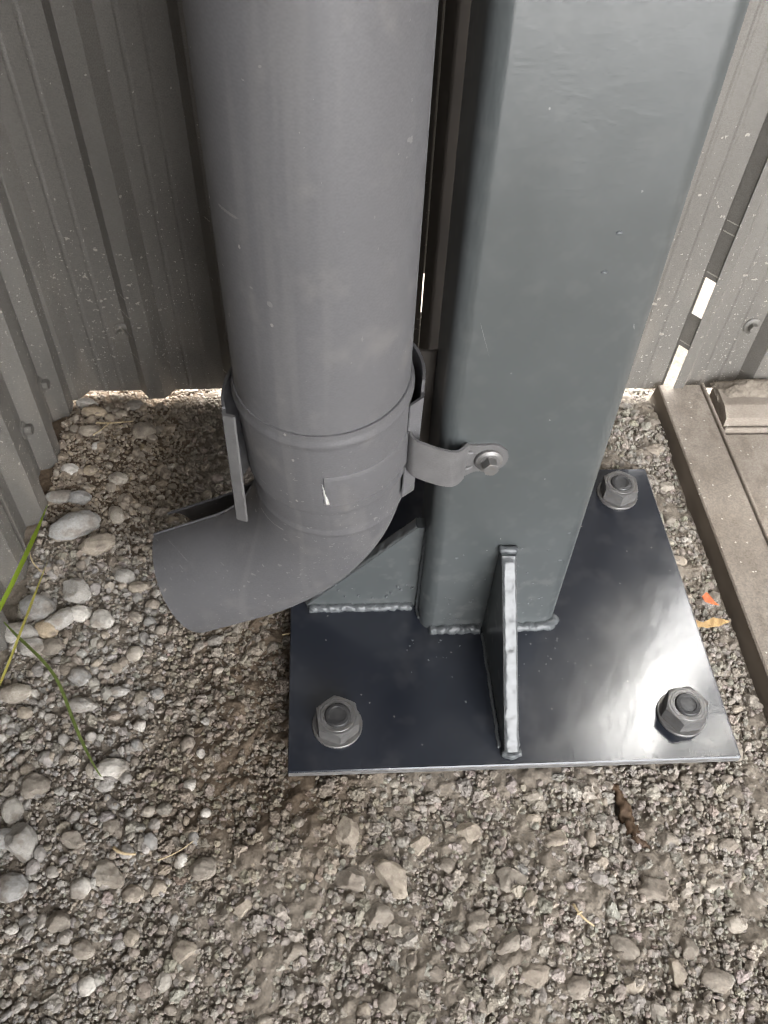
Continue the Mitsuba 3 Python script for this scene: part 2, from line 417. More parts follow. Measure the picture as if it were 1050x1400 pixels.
def scatter(n, lo, hi, power, sub, nvar, jag_of, seed, sink, region=(-0.42, 0.20, -0.22, 0.44)):
    r = np.random.default_rng(seed)
    x, y = r.uniform(region[0], region[1], n), r.uniform(region[2], region[3], n)
    u = r.uniform(0, 1, n)
    R = lo * (hi / lo) ** (u ** power)
    keep = ~blocked(x, y, R)
    # the part of the yard that is modelled finely: a fan that opens towards the fence
    fan = (x > -0.40 - 0.0 * y) & (x < 0.20 + 0.02) & (x > -0.37 - 0.12 * (y + 0.2)) & (x < 0.17 + 0.25 * (y + 0.15))
    keep &= fan | (r.uniform(0, 1, n) < 0.15)
    # patchy: stones lie denser in some places
    dens = meshkit.fbm(np.stack([x, y, x * 0], -1) * 14, 2, seed)
    keep &= r.uniform(0, 1, n) < np.clip(0.45 + 1.3 * dens, 0, 1)
    x, y, R = x[keep], y[keep], R[keep]
    n = len(x)
    lw, pw = wet_np(x, y)
    west = np.clip((-0.205 - x + 0.06 * (meshkit.noise(np.stack([x, y, x * 0], -1) * 25, 4) - 0.5)) / 0.05, 0, 1)
    rounded = r.uniform(0, 1, n) < jag_of + (0.75 - jag_of) * west
    Va, F = stone_shapes(sub, nvar, True, seed)
    Vb, _ = stone_shapes(sub, nvar, False, seed + 50)
    V = np.where(rounded[:, None, None], Vb[r.integers(0, nvar, n)], Va[r.integers(0, nvar, n)])
    M = rot(r, n, 0.5) * R[:, None, None]
    V = np.einsum('nij,nkj->nki', M, V)
    z = gh(x, y) + 0.001 + R * sink * r.uniform(0.4, 1.2, n)
    V = V + np.stack([x, y, z], -1)[:, None]
    # colours: each stone its own, more or less coated with the soil's dust
    pal = np.array([[0.30, 0.285, 0.265], [0.34, 0.29, 0.235], [0.40, 0.37, 0.33], [0.25, 0.24, 0.23], [0.21, 0.175, 0.14], [0.36, 0.34, 0.315]])
    base = pal[r.integers(0, len(pal), n)] * r.uniform(0.85, 1.15, n)[:, None]
    coat = np.clip(np.where(rounded, 0.45 + 0.3 * (1 - west), 0.95) + r.normal(0, 0.1, n), 0, 1)[:, None]
    dust = DUST * r.normal(1.0, 0.13, n).clip(0.6, 1.5)[:, None] * (1 + r.normal(0, 0.025, (n, 3)))
    tan_ = np.array([0.33, 0.265, 0.19])
    base = base * (1 - 0.45 * lw[:, None]) + 0.45 * lw[:, None] * tan_ * r.uniform(0.8, 1.5, n)[:, None]
    dust = dust * (1 - 0.6 * lw[:, None]) + 0.6 * lw[:, None] * np.array([0.20, 0.15, 0.10])
    wet = np.maximum(0.75 * pw, 0.2 * lw)[:, None] * r.uniform(0.5, 1.1, n)[:, None]
    dust = dust * (1 - 0.5 * wet) * np.where(wet > 0.2, [1.0, 0.95, 0.88], 1.0)
    base = base * (1 - 0.3 * wet)
    c = base * (1 - coat) + dust * coat
    C = c[:, None] * (0.82 + 0.36 * meshkit.noise(V * 420, 9))[..., None]
    k = V.shape[1]
    faces = (F[None] + (np.arange(n) * k)[:, None, None]).reshape(-1, 3)
    return V.reshape(-1, 3), faces, C.reshape(-1, 3)


parts = [scatter(75000, 0.0008, 0.0018, 1.2, 0, 24, 0.06, 101, 0.7), scatter(24000, 0.0014, 0.0031, 1.5, 1, 24, 0.06, 102, 0.6),
         scatter(3800, 0.0028, 0.0058, 1.7, 2, 24, 0.08, 103, 0.3)]
print('gravel triangles', sum(len(p[1]) for p in parts))
at, VV, FF, CC = 0, [], [], []
for v, f, c in parts:
    VV.append(v); FF.append(f + at); CC.append(c); at += len(v)
put('gravel', trimesh.Trimesh(np.vstack(VV), np.vstack(FF), process=False), 'm_gravel', parent='ground', color=np.clip(np.vstack(CC), 0, 1), smooth=False, kind='stuff')

# the 300 largest pebbles: parts of the ground, one entry each
rp = np.random.default_rng(55)
SV = [stone_shapes(3, 10, False, 400), stone_shapes(3, 10, True, 460), stone_shapes(2, 10, False, 430), stone_shapes(2, 10, True, 490)]
stone_ply = [[mikit.ply(trimesh.Trimesh(v, SV[k][1], process=False), 'm_pebble0', smooth=True) for v in SV[k][0]] for k in range(4)]


def pebble(x, y, r, kind, mat, rz=None, sink=0.25, flat=1.0, aspect=None, name='pebble', parent='ground', tilt=0.25, fine=True, **kw):
    M = rot(rp, 1, tilt)[0]
    if rz is not None:
        M = trimesh.transformations.rotation_matrix(rz, [0, 0, 1])[:3, :3]
    S = np.diag([r * (aspect or 1.0), r, r * flat])
    m = np.eye(4)
    m[:3, :3] = M @ S
    m[:3, 3] = [x, y, float(gh(x, y)) + 0.001 + r * sink]
    return put(name, stone_ply[kind if fine else kind + 2][rp.integers(0, 10)], f'm_pebble{mat}', parent=parent, m=m, **kw)


def px(u, v, z=-0.010):
    """a place on the ground, measured from the photograph beforehand"""
    d = CF + (u - 525) / 1168.5 * CR + (v - 700) / 1168.5 * CD
    t = (z - CAM[2]) / d[2]
    return (CAM + d * t)[:2]


# stones that can be told apart, placed where they lie (x, y, radius, shape 0 round 1 angular, colour, turn, stretch)
NAMED = []
for (u, v, rp_, kind, mat, turn, asp) in [
    (118, 549, 13, 0, 5, 0.2, 1.0), (129, 566, 15, 0, 7, 0.1, 1.25), (198, 592, 15, 0, 3, 0, 1.0), (185, 553, 10, 0, 0, 0, 1.1), (124, 592, 14, 0, 3, 0, 1.1), (133, 610, 8, 0, 5, 0, 1.0),
    (94, 639, 11, 0, 5, 0, 1.1), (123, 640, 9, 0, 7, 0, 1.0), (161, 651, 13, 0, 1, 0, 1.0), (100, 717, 27, 0, 4, -0.35, 1.45), (80, 675, 15, 0, 0, 0, 1.5), (107, 677, 14, 0, 4, 0, 1.2),
    (158, 700, 13, 0, 1, 1.2, 1.5), (133, 740, 20, 0, 3, -0.2, 1.3), (102, 808, 22, 1, 0, 0.4, 1.1), (50, 828, 22, 0, 4, 0.6, 1.2), (83, 845, 21, 0, 0, -0.6, 1.2), (62, 858, 15, 0, 7, 0.8, 1.2),
    (22, 864, 24, 0, 0, 0.1, 1.3), (107, 836, 15, 0, 5, 0, 1.1), (138, 847, 16, 1, 5, 0.7, 1.1), (42, 882, 17, 0, 0, 0, 1.1), (70, 882, 14, 0, 2, 0, 1.1), (190, 800, 14, 0, 3, 0, 1.0), (170, 785, 14, 0, 0, 0.5, 1.1),
    (19, 945, 18, 0, 1, 0.1, 1.3), (107, 922, 15, 0, 4, 0.4, 1.2), (112, 963, 16, 0, 0, 0.2, 1.15), (92, 912, 11, 0, 3, 0, 1.0), (160, 942, 12, 0, 0, 0, 1.2), (150, 1050, 19, 0, 5, -0.2, 1.35), (143, 1072, 10, 0, 0, 0, 1.1),
    (123, 1052, 9, 0, 1, 1.3, 1.6), (15, 1106, 15, 0, 5, 1.3, 1.15), (5, 1145, 16, 0, 4, 0, 1.1), (28, 1150, 24, 1, 0, 1.0, 1.2), (14, 1213, 19, 0, 4, 0, 1.15), (147, 1198, 19, 1, 1, 0.7, 1.4), (278, 1187, 16, 0, 2, 0, 1.0),
    (46, 1075, 18, 1, 2, 0.3, 1.0), (180, 1219, 13, 0, 3, 0, 1.1), (212, 1212, 13, 1, 3, 0, 1.0), (75, 1260, 16, 1, 2, 0, 1.2), (100, 1150, 17, 1, 2, 0, 1.2), (152, 1130, 11, 0, 1, 0, 1.0), (473, 1134, 22, 1, 3, 1.2, 1.25),
    (513, 1128, 11, 0, 1, 0, 1.1), (454, 1163, 8, 0, 5, 0, 1.0), (480, 1164, 7, 0, 5, 0, 1.0), (451, 1186, 9, 0, 5, 0, 1.1), (535, 1200, 30, 1, 3, 0.6, 1.25), (478, 1200, 22, 1, 2, 0.9, 1.2), (554, 1086, 11, 1, 1, 0.3, 1.2),
    (572, 1152, 17, 1, 3, 0, 1.2), (638, 1138, 22, 1, 3, 0.2, 1.1), (515, 1250, 20, 1, 2, 0, 1.2), (546, 1270, 15, 1, 1, 0.9, 1.3), (655, 1260, 18, 1, 4, 0, 1.0), (735, 1085, 14, 1, 1, 0, 1.1), (764, 1146, 17, 1, 3, 0, 1.2),
    (700, 1290, 18, 1, 2, -0.5, 1.5), (730, 1335, 18, 1, 3, -0.4, 1.3), (900, 1215, 22, 1, 4, 0.5, 1.1), (855, 1295, 18, 0, 2, 0.6, 1.2), (865, 1350, 16, 1, 5, 0, 1.1), (790, 1350, 15, 0, 2, 0, 1.0), (1012, 1260, 12, 0, 1, 0, 1.1),
    (915, 1145, 16, 1, 4, 0, 1.1), (1000, 1150, 13, 0, 2, 0, 1.1), (985, 1205, 14, 1, 1, 0, 1.2), (925, 1330, 17, 1, 3, 1.2, 1.2), (980, 1340, 17, 0, 2, 0.3, 1.2), (890, 578, 10, 1, 2, 0, 1.1), (897, 612, 13, 1, 3, 0, 1.2),
    (915, 660, 12, 1, 1, 0, 1.1), (905, 548, 8, 1, 1, 0, 1.0), (700, 1200, 20, 1, 2, 0, 1.1), (820, 1180, 14, 1, 3, 0, 1.2), (600, 1330, 14, 1, 2, 0, 1.1), (330, 1240, 14, 1, 3, 0, 1.1), (400, 1300, 16, 1, 2, 0, 1.2), (250, 1300, 15, 1, 3, 0, 1.1)]:
    X_, Y_ = px(u, v)
    dist = 1168.5 / np.linalg.norm(np.array([X_, Y_, -0.01]) - CAM)
    NAMED.append((X_, Y_, 1.0 * rp_ / dist / math.sqrt(asp), kind, mat, -turn, asp))
for (X_, Y_, r_, kind, mat, turn, asp) in NAMED:
    if X_ > -0.2:
        mat = {4: 6, 0: 2, 5: 3}.get(mat, mat)
    pebble(X_, Y_, r_, kind, mat, rz=turn, aspect=asp, sink=0.35 if X_ < -0.2 else 0.12, flat=0.9)
done = np.array([(a[0], a[1], a[2]) for a in NAMED])
count, tries = len(NAMED), 0
while count < 300 and tries < 20000:
    tries += 1
    u, v = rp.uniform(-10, 1060), rp.uniform(530, 1420)
    X_, Y_ = px(u, v)
    r_ = 0.0036 * (0.0068 / 0.0036) ** (rp.uniform() ** 2.4)
    if blocked(np.array(X_), np.array(Y_), r_ * 0.8) or (np.hypot(done[:, 0] - X_, done[:, 1] - Y_) < done[:, 2] + r_ * 0.9).any():
        continue
    lowleft = X_ < -0.2
    if not lowleft and Y_ > -0.02 and X_ < -0.1 and rp.uniform() < 0.6:
        continue
    kind = int(rp.uniform() > (0.8 if lowleft else 0.08))
    mat = int(rp.choice([1, 3, 7, 3, 5, 1] if lowleft and Y_ > 0.19 else [0, 1, 3, 4, 5, 2] if lowleft else [2, 6, 6, 2, 3, 2]))
    pebble(X_, Y_, r_, kind, mat, sink=0.35 if lowleft else 0.15, fine=False)
    done = np.vstack([done, (X_, Y_, r_)])
    count += 1

# ------------------------------------------------------------------ unseen roof, walls and pavement that shape the light; the fences
put('unseen_wall', cbox(-0.36, -0.05, -0.86, -0.80, -0.03, 2.24), 'm_unseen_shelter', kind='structure')  # out of view, placed to keep front light off the left fence
put('unseen_wall', cbox(1.90, 1.96, -2.2, 0.355, -0.03, 2.24), 'm_unseen_shelter', kind='structure')  # out of view, closes the right so the side fence stays darker
put('unseen_pavement', cbox(-0.04, 1.88, -9.0, -0.75, -0.03, 0.012), 'm_unseen_pavement', kind='structure')  # out of view, pale to bounce light up onto column and elbow
put('unseen_roof', cbox(-0.75, 2.6, -1.7, 0.45, 2.25, 2.30), 'm_unseen_shelter', kind='structure')  # out of view, sized to darken the surfaces that face up

SL, RW, DEP = 0.0085, 0.0135, 0.012


def profile(x0, x1, first_ridge, period, ridge=RW, slope=SL, depth=DEP):
    """points (x, d) of trapezoidal sheet from x0 to x1; d > 0 towards the viewer; ridges start at first_ridge + k * period"""
    pts = []
    k0 = math.floor((x0 - first_ridge) / period) - 1
    for k in range(k0, k0 + int((x1 - x0) / period) + 4):
        a = first_ridge + k * period
        v0, v1 = a + ridge + slope, a + period - slope
        pts += [(a, depth), (a + ridge, depth), (v0, 0)]
        for g in (0.30, 0.64):
            c = v0 + (v1 - v0) * g
            pts += [(c - 0.0022, 0), (c - 0.0006, 0.0006), (c + 0.0006, 0.0006), (c + 0.0022, 0)]
        pts += [(v1, 0)]
    pts = sorted(pts)
    xs, ds = np.array(pts).T
    inner = [(x, d) for x, d in pts if x0 < x < x1]
    return [(x0, float(np.interp(x0, xs, ds)))] + inner + [(x1, float(np.interp(x1, xs, ds)))]


def sheet(pts, to_xy, z0, z1):
    line = LineString([to_xy(x, d) for x, d in pts])
    return extr(line.buffer(0.00035, cap_style='flat', join_style='round', quad_segs=3), z0, z1)


def hexprism(af, z0, z1, ch=0.0):
    w = np.arange(6) * np.pi / 3 + np.pi / 6
    R = af / math.sqrt(3)
    ring = np.stack([np.cos(w), np.sin(w)], 1)
    if not ch:
        return extr(Polygon(ring * R), z0, z1)
    pr = extr(Polygon(ring * R), z0, z1)
    import manifold3d as m3
    c = 0.12 * af
    cone = lathe([(0, z0 - 1e-4), (R * 0.93, z0 - 1e-4), (R * 1.02, z0 + c * .35), (R * 1.02, z1 - c * .35), (af * 0.485, z1 + 1e-5), (0, z1 + 1e-5)], 64)
    def mf(t):
        t = trimesh.Trimesh(t.vertices, t.faces, process=True)
        return m3.Manifold(m3.Mesh(np.asarray(t.vertices, np.float32), np.asarray(t.faces, np.uint32)))
    r = (mf(pr) ^ mf(cone)).to_mesh()
    return trimesh.Trimesh(r.vert_properties[:, :3], r.tri_verts, process=True)


def face_to(normal, pos, spin=0.0):
    z = np.array(normal, float) / np.linalg.norm(normal)
    x = np.cross([0, 0, 1.0], z)
    x = x / np.linalg.norm(x)
    m = np.eye(4)
    m[:3, 0], m[:3, 1], m[:3, 2] = x, np.cross(z, x), z
    m = m @ trimesh.transformations.rotation_matrix(spin, [0, 0, 1])
    m[:3, 3] = pos
    return m


def fence_screw(parent, pos, normal, spin):
    m = face_to(normal, pos, spin)
    washer = lathe([(0.0, 0.0), (0.0078, 0.0), (0.0078, 0.0014), (0.0066, 0.0022), (0.0045, 0.0024), (0.0045, 0.0022), (0, 0.0022)], 32)
    k = put('screw', hexprism(0.0075, 0.0022, 0.0072, 1), 'm_fence', parent=parent, m=m)
    put('washer', washer, 'm_fence', parent=k, m=m, smooth=40)


YB = 0.372
bf = 'metal_fence'
FRONT = lambda x, d: (x, YB - d)
ml = sheet(profile(-0.352, -0.0405, -0.2812, 0.0770), FRONT, -0.0105, 2.2)
ml = lean(ml, -0.018, 0.0, (-0.27, YB, 0.0))
put('sheet', ml, 'm_fence', parent=bf)
put('sheet', sheet(profile(-0.030, 0.1970, 0.1935 - 3 * 0.077 + 0.0105, 0.0770), FRONT, -0.0105, 2.2), 'm_fence', parent=bf)
put('sheet', sheet(profile(0.2026, 0.3330, 0.1980, 0.0770), FRONT, -0.0105, 2.2), 'm_fence', parent=bf)
# the lap behind the seam leaves the seam open in two places
for z0, z1 in ((0.044, 0.079), (0.116, 2.2)):
    put('lap_strip', extr(LineString([(0.1962, YB - 0.0016), (0.2037, YB - 0.0112), (0.2095, YB - 0.0112)]).buffer(0.0003, cap_style='flat'), z0, z1), 'm_fence', parent=bf)
fence_screw(bf, (-0.2935, YB - 0.0004, 0.0577), (0, -1, 0.02), 0.3)
fence_screw(bf, (0.2575, YB - 0.0004, 0.064), (0, -1, 0.02), 0.5)
fence_screw(bf, (-0.200, YB - DEP - 0.0004, 0.060), (0, -1, 0.02), 0.1)
# out of view: sheets round a gap placed to light the base plate
put('sheet', sheet(profile(0.3350, 0.543, 0.1980, 0.0770), FRONT, -0.016, 0.30), 'm_fence', parent=bf)
put('sheet', sheet(profile(0.432, 0.515, 0.1980, 0.0770), FRONT, 0.305, 0.90), 'm_fence', parent=bf)
put('sheet', sheet(profile(0.335, 0.543, 0.1980, 0.0770), FRONT, 0.905, 2.2), 'm_fence', parent=bf)
put('sheet', sheet(profile(-0.75, -0.354, 0.1980, 0.0770), FRONT, -0.0105, 2.2), 'm_fence', parent=bf)
put('sheet', sheet(profile(0.545, 2.60, 0.1980, 0.0770), FRONT, -0.0105, 2.2), 'm_fence', parent=bf)
for z0, z1 in ((0.028, 0.074), (0.113, 2.2)):
    put('unseen_strip', cbox(-0.060, -0.028, YB + 0.004, YB + 0.006, z0, z1, 0.0003), 'm_fence', parent=bf)  # unseen behind the slit, dims the daylight coming through it
tag(bf, 'dark grey trapezoidal sheet metal fence standing behind the column and downpipe', 'fence')

sf = 'side_fence'
XS = -0.3625
SIDE = lambda y, d: (XS + d, y)
PS = 0.0590
put('sheet', sheet(profile(0.180, 0.40, 0.2255, PS, 0.015, 0.008, 0.013), SIDE, -0.018, 2.2), 'm_fence', parent=sf)
put('sheet', sheet(profile(-2.0, 0.186, 0.2255, PS, 0.015, 0.008, 0.013), lambda y, d: (XS - 0.0035 + d, y), -0.018, 2.2), 'm_fence', parent=sf)
fence_screw(sf, (XS + 0.0004, 0.2745, 0.036), (1, 0, 0.02), 0.3)
fence_screw(sf, (XS + 0.0004, 0.3340, 0.030), (1, 0, 0.02), 0.6)
tag(sf, 'dusty corrugated metal fence running along the left edge at right angles to the one behind', 'fence')

fp = 'fence_post'
put('tube', lean(extr(sbox(-0.0425, 0.292, 0.0, 0.340).buffer(-0.003).buffer(0.003), -0.03, 2.2), -0.015, 0.004, (0, 0.3, 0)), 'm_post', parent=fp, smooth=35)
put('foot', cbox(-0.050, 0.008, 0.286, 0.346, -0.03, -0.006), 'm_post', parent=fp)
tag(fp, 'dark brown steel fence post seen in the slot between downpipe and column', 'post')

# ------------------------------------------------------------------ steel column with its base plate
sc_ = 'steel_column'
LX, LY = -0.0146, 0.019
CX0, CX1, CY0, CY1 = -0.0562, 0.0428, 0.1046, 0.1546
rr = sbox(CX0, CY0, CX1, CY1).buffer(-0.010).buffer(0.010, quad_segs=10)
outer = np.array(rr.exterior.coords)[:-1]
shaft = trimesh.creation.extrude_polygon(rr.difference(rr.buffer(-0.004)), 2.2, engine='earcut')
shaft.apply_transform(trimesh.transformations.rotation_matrix(0.0174, [0, 0, 1], [(CX0 + CX1) / 2, CY0, 0]))
shaft = lean(shaft, LX, LY, (-0.0067, 0.1046, 0.0))
put('shaft', shaft, 'm_column', parent=sc_, smooth=25)

PT = 0.0055
pl = put('base_plate', cbox(-0.15, 0.15, 0.0, 0.2592, -PT, 0.0, 0.0007), 'm_plate', parent=sc_)
rim_v = []
put('cut_edge', cat_(cbox(-0.1495, 0.1495, -0.0005, 0.0001, -PT + 0.0003, -0.0007, 0.0001), cbox(0.1499, 0.1505, 0.0005, 0.2587, -PT + 0.0003, -0.0007, 0.0001)), 'm_plate_edge', parent=pl)


def gusset(name, P0, P1, P2, nrm, th, seed):
    """a triangle of plate; P0 the foot in the corner, P1 the top on the column, P2 the toe on the plate"""
    P0, P1, P2, nrm = (np.array(p, float) for p in (P0, P1, P2, nrm))
    up = np.array([0, 0, 1.0])
    out = (P2 - P0) / np.linalg.norm(P2 - P0)
    outline = [P0, P1, P1 + out * 0.006, P2 + up * 0.004, P2]
    V = np.array([p + s * nrm * th / 2 for s in (-1, 1) for p in outline])
    body = trimesh.convex.convex_hull(V)
    k = put(name, body, 'm_column', parent=sc_)
    a, b = outline[2], outline[3]
    n = 150
    t = np.linspace(0, 1, n)
    L = a + (b - a) * t[:, None]
    d = (b - a) / np.linalg.norm(b - a)
    o = np.cross(nrm, d)
    o = o if o[2] > 0 else -o
    w = np.linspace(-0.5, 0.5, 13)
    G = L[:, None] + (w * th * 0.985)[None, :, None] * nrm
    q = np.stack([t[:, None] * 26 + 0 * w, np.repeat(w[None] * 1.4, n, 0) + seed, t[:, None] * 0 + 0 * w], -1)
    hgt = 0.0011 * meshkit.noise(q, seed) + 0.0003 * meshkit.noise(q * 2.3, seed + 3) + 0.0010 * np.maximum(0, meshkit.noise(q * 0.5, seed + 5) - 0.6)
    hgt *= np.clip((0.5 - np.abs(w)) / 0.12, 0, 1)[None] ** 0.6
    G = G + (hgt + 0.0003)[..., None] * o
    put('cut_edge', grid_mesh(G), 'm_gusset_edge', parent=k, smooth=True)
    return k


gusset('gusset', (-0.0062, CY0, 0), (-0.0067, CY0 + 0.001, 0.0945), (-0.0040, 0.0075, 0), (1, 0, 0), 0.0095, 3)
gusset('gusset', (CX0, 0.1290, 0), (CX0 - 0.001, 0.1290, 0.0930), (-0.1380, 0.1290, 0), (0, 1, 0), 0.0085, 11)


def weld(path, r, seed, amp=0.34):
    P = np.array(path, float)
    seg = np.linalg.norm(np.diff(P, axis=0), axis=1)
    s = np.concatenate([[0], np.cumsum(seg)])
    n = max(int(s[-1] / 0.0008), 8)
    u = np.linspace(0, s[-1], n)
    Q = np.stack([np.interp(u, s, P[:, k]) for k in range(3)], 1)
    Q += (meshkit.noise(np.stack([u * 260, u * 0, u * 0], -1), seed)[:, None] - 0.5) * 0.0007
    rad = r * (0.9 + 0.16 * np.abs(np.sin(u * 420 + 2 * meshkit.noise(np.stack([u * 90, u * 0, u * 0], -1), seed))) * 0.8)
    rad[[0, -1]] *= 0.3
    m = sweep(Q, rad, 14, caps=True)
    v = np.array(m.vertices)
    m.vertices = v + (m.vertex_normals * ((meshkit.fbm(v * 420, 3, seed) - 0.5) * 2 * amp * r)[:, None])
    return m


put('weld_bead', weld([(CX0 + 0.006, CY0 - 0.0005, 0.001), (-0.012, CY0 - 0.0012, 0.001)], 0.0044, 1), 'm_weld', parent=sc_, smooth=True)
put('weld_bead', weld([(-0.0015, CY0 - 0.0005, 0.001), (CX1 - 0.004, CY0 + 0.0002, 0.001), (CX1 + 0.002, CY0 + 0.007, 0.001)], 0.0042, 2), 'm_weld', parent=sc_, smooth=True)
put('weld_bead', weld([(-0.137, 0.1240, 0.001), (CX0 - 0.004, 0.1240, 0.001)], 0.0036, 4), 'm_weld', parent=sc_, smooth=True)
put('weld_bead', weld([(CX0, CY0 + 0.008, 0.001), (CX0 - 0.001, 0.122, 0.001), (CX0 - 0.001, 0.123, 0.090)], 0.0015, 5, 0.35), 'm_weld', parent=sc_, smooth=True)
put('weld_bead', weld([(-0.0125, CY0, 0.0955), (-0.0065, CY0 - 0.0015, 0.0965), (0.0000, CY0, 0.0950)], 0.0024, 6, 0.5), 'm_weld', parent=sc_, smooth=True)
put('weld_bead', weld([(-0.0105, 0.0085, 0.0006), (-0.004, 0.0055, 0.0010), (0.003, 0.0085, 0.0006)], 0.0025, 7, 0.45), 'm_weld', parent=sc_, smooth=True)
put('weld_bead', weld([(-0.0112, 0.012, 0.0), (-0.0112, 0.100, 0.0)], 0.0013, 8, 0.3), 'm_weld', parent=sc_, smooth=True)
put('weld_bead', weld([(0.0020, 0.012, 0.0), (0.0000, 0.100, 0.0)], 0.0013, 9, 0.3), 'm_weld', parent=sc_, smooth=True)

# weld spatter: small drops on the paint
rs = np.random.default_rng(12)
drops = []
ico = trimesh.creation.icosphere(subdivisions=2)
for _ in range(46):
    x, z = rs.uniform(CX0 + 0.012, CX1 - 0.006), abs(rs.normal(0, 0.045)) + 0.006
    if abs(x + 0.005) < 0.008 or z > 0.14:
        continue
    r = rs.uniform(0.0003, 0.0009)
    d = ico.copy(); d.apply_scale([r * rs.uniform(1, 1.9), r * 0.8, r])
    drops.append(shift(d, x + LX * z, CY0 + LY * z + 0.0174 * (x - CX0 - 0.05), z))
for (u_, z) in ((0.0085, 0.321), (0.0068, 0.3005)):
    d = ico.copy(); d.apply_scale([0.0016, 0.0009, 0.0010]); drops.append(shift(d, u_, CY0 + LY * z + 0.0003, z))
for _ in range(34):
    x, y = rs.uniform(-0.07, 0.07), CY0 - 0.006 - abs(rs.normal(0, 0.022))
    if abs(x + 0.005) < 0.008:
        continue
    r = rs.uniform(0.0003, 0.0008)
    d = ico.copy(); d.apply_scale([r, r, r * 0.7]); drops.append(shift(d, x, y, 0.0))
for _ in range(14):
    x, z = rs.uniform(-0.12, CX0 - 0.004), rs.uniform(0.004, 0.03)
    r = rs.uniform(0.0004, 0.0012)
    d = ico.copy(); d.apply_scale(r); drops.append(shift(d, x, 0.1245, z))
put('weld_spatter', cat_(*drops), 'm_weld', parent=sc_, smooth=True, kind='stuff')

nut_ply = mikit.ply(hexprism(0.0264, 0.0024, 0.0150, 1), 'm_zinc')
washer_ply = mikit.ply(lathe([(0.0100, 0.0), (0.0164, 0.0), (0.0167, 0.0005), (0.0167, 0.0020), (0.0163, 0.0024), (0.0100, 0.0024)], 56), 'm_zinc', smooth=40)
stud_ply = mikit.ply(lathe([(0.0086, 0.0), (0.0086, 0.0152), (0.0076, 0.0164), (0.0058, 0.0167), (0.0050, 0.0161), (0.0, 0.0161)], 48), 'm_stud', smooth=40)
collar_ply = mikit.ply(lathe([(0.0088, 0.0140), (0.0095, 0.0153), (0.0112, 0.0153), (0.0117, 0.0148)], 48), 'm_zinc', smooth=40)
BI = 0.0325
for (x, y, spin) in ((-0.15 + BI, BI - 0.001, 0.12), (0.15 - BI, BI - 0.001, 0.65), (0.15 - BI + 0.001, 0.2592 - BI + 0.003, 0.95), (-0.15 + BI, 0.2592 - BI, 0.4)):
    k = numbered(sc_ + '__anchor_bolt')
    m = trimesh.transformations.rotation_matrix(spin, [0, 0, 1])
    m[:3, 3] = (x, y, 0.0)
    m2 = m @ trimesh.transformations.rotation_matrix(rs.normal(0, 0.015), [1, 0, 0])
    for nm, d in (('washer', washer_ply), ('nut', nut_ply), ('stud', stud_ply), ('collar', collar_ply)):
        put(nm, d, None, parent=k, m=m2 if nm != 'washer' else m)
tag(sc_, 'dark grey painted steel column welded to a glossy black base plate with bolts and gussets', 'column')

# ------------------------------------------------------------------ downpipe
dp = 'downpipe'
PX, PY, PR = -0.1242, 0.1211, 0.0462
ZS = 0.229
pipe = lathe([(PR - 0.0008, ZS), (PR, ZS), (PR, ZS + 0.0006), (PR, 0.5), (PR, 2.2), (PR - 0.0008, 2.2), (PR - 0.0008, ZS)], 128)
pipe = lean(shift(pipe, PX, PY, 0), -0.012, 0.004, (PX, PY, ZS))
put('pipe', pipe, 'm_pipe', parent=dp, smooth=40)
# the elbow hangs a little askew on the pipe: its own axes, then turned
ZC, S0, RB, TH, PH, LL = 0.2342, 0.0822, 0.1041, 1.179, 0.0208, 0.0437
EM = trimesh.transformations.rotation_matrix(0.0773, [1, 0, 0])[:3, :3] @ trimesh.transformations.rotation_matrix(-0.0477, [0, 1, 0])[:3, :3]
hdir, UP = np.array([-math.cos(PH), -math.sin(PH), 0]), np.array([0, 0, 1.0])
P, RAD = [], []
for s_ in np.linspace(0, S0, 60):
    P.append(-UP * s_)
    RAD.append(0.0472 - 0.0022 * float(np.clip((s_ - 0.066) / 0.004, 0, 1)) + 0.0014 * math.exp(-((s_ - 0.0075) / 0.0024) ** 2))
for a in np.linspace(0, TH, 70)[1:]:
    P.append(-UP * S0 + hdir * RB * (1 - math.cos(a)) - UP * RB * math.sin(a))
    RAD.append(0.0450 - 0.0012 * min(a / 0.5, 1) + 0.0013 * math.exp(-((a * RB - 0.008) / 0.0024) ** 2))
dend = hdir * math.sin(TH) - UP * math.cos(TH)
end = P[-1]
for t in np.linspace(0, LL, 20)[1:]:
    P.append(end + dend * t)
    RAD.append(0.0438)
P, RAD = np.array(P) @ EM.T + [PX, PY, ZC], np.array(RAD)
t_, A_, B_ = frames(P)
NW = 160
W0 = np.linspace(0, 2 * np.pi, NW, endpoint=False)
# angles counted from the top of the spout, positive towards the viewer
TOP, SIDE_ = [], []
for k in range(len(P)):
    h = t_[k] * [1, 1, 0]
    up = UP - t_[k] * t_[k][2]
    if np.linalg.norm(up) < 0.35:
        up = np.array([-1.0, 0, 0]); up = up - t_[k] * (up @ t_[k])
    TOP.append(up / np.linalg.norm(up))
TOP = np.array(TOP)
# near the straight part the top direction is the inner side of the bend
for k in range(len(P)):
    v = EM @ (hdir if k < 60 else hdir)
    v = v - t_[k] * (v @ t_[k])
    up = -v if False else v
    if k < 60:
        TOP[k] = v / np.linalg.norm(v)
    else:
        # inner side of the bend, carried on along the straight spout
        inn = np.cross(np.cross(t_[k], EM @ UP), t_[k])
        TOP[k] = inn / np.linalg.norm(inn)
SIDE_ = np.cross(TOP, t_)
SIDE_ *= np.where(SIDE_[:, 1:2] < 0, 1, -1)
ring = lambda rr: P[:, None] + rr[:, None, None] * (np.cos(W0)[None, :, None] * TOP[:, None] + np.sin(W0)[None, :, None] * SIDE_[:, None])
Go_, Gi_ = ring(RAD), ring(RAD - 0.0009)
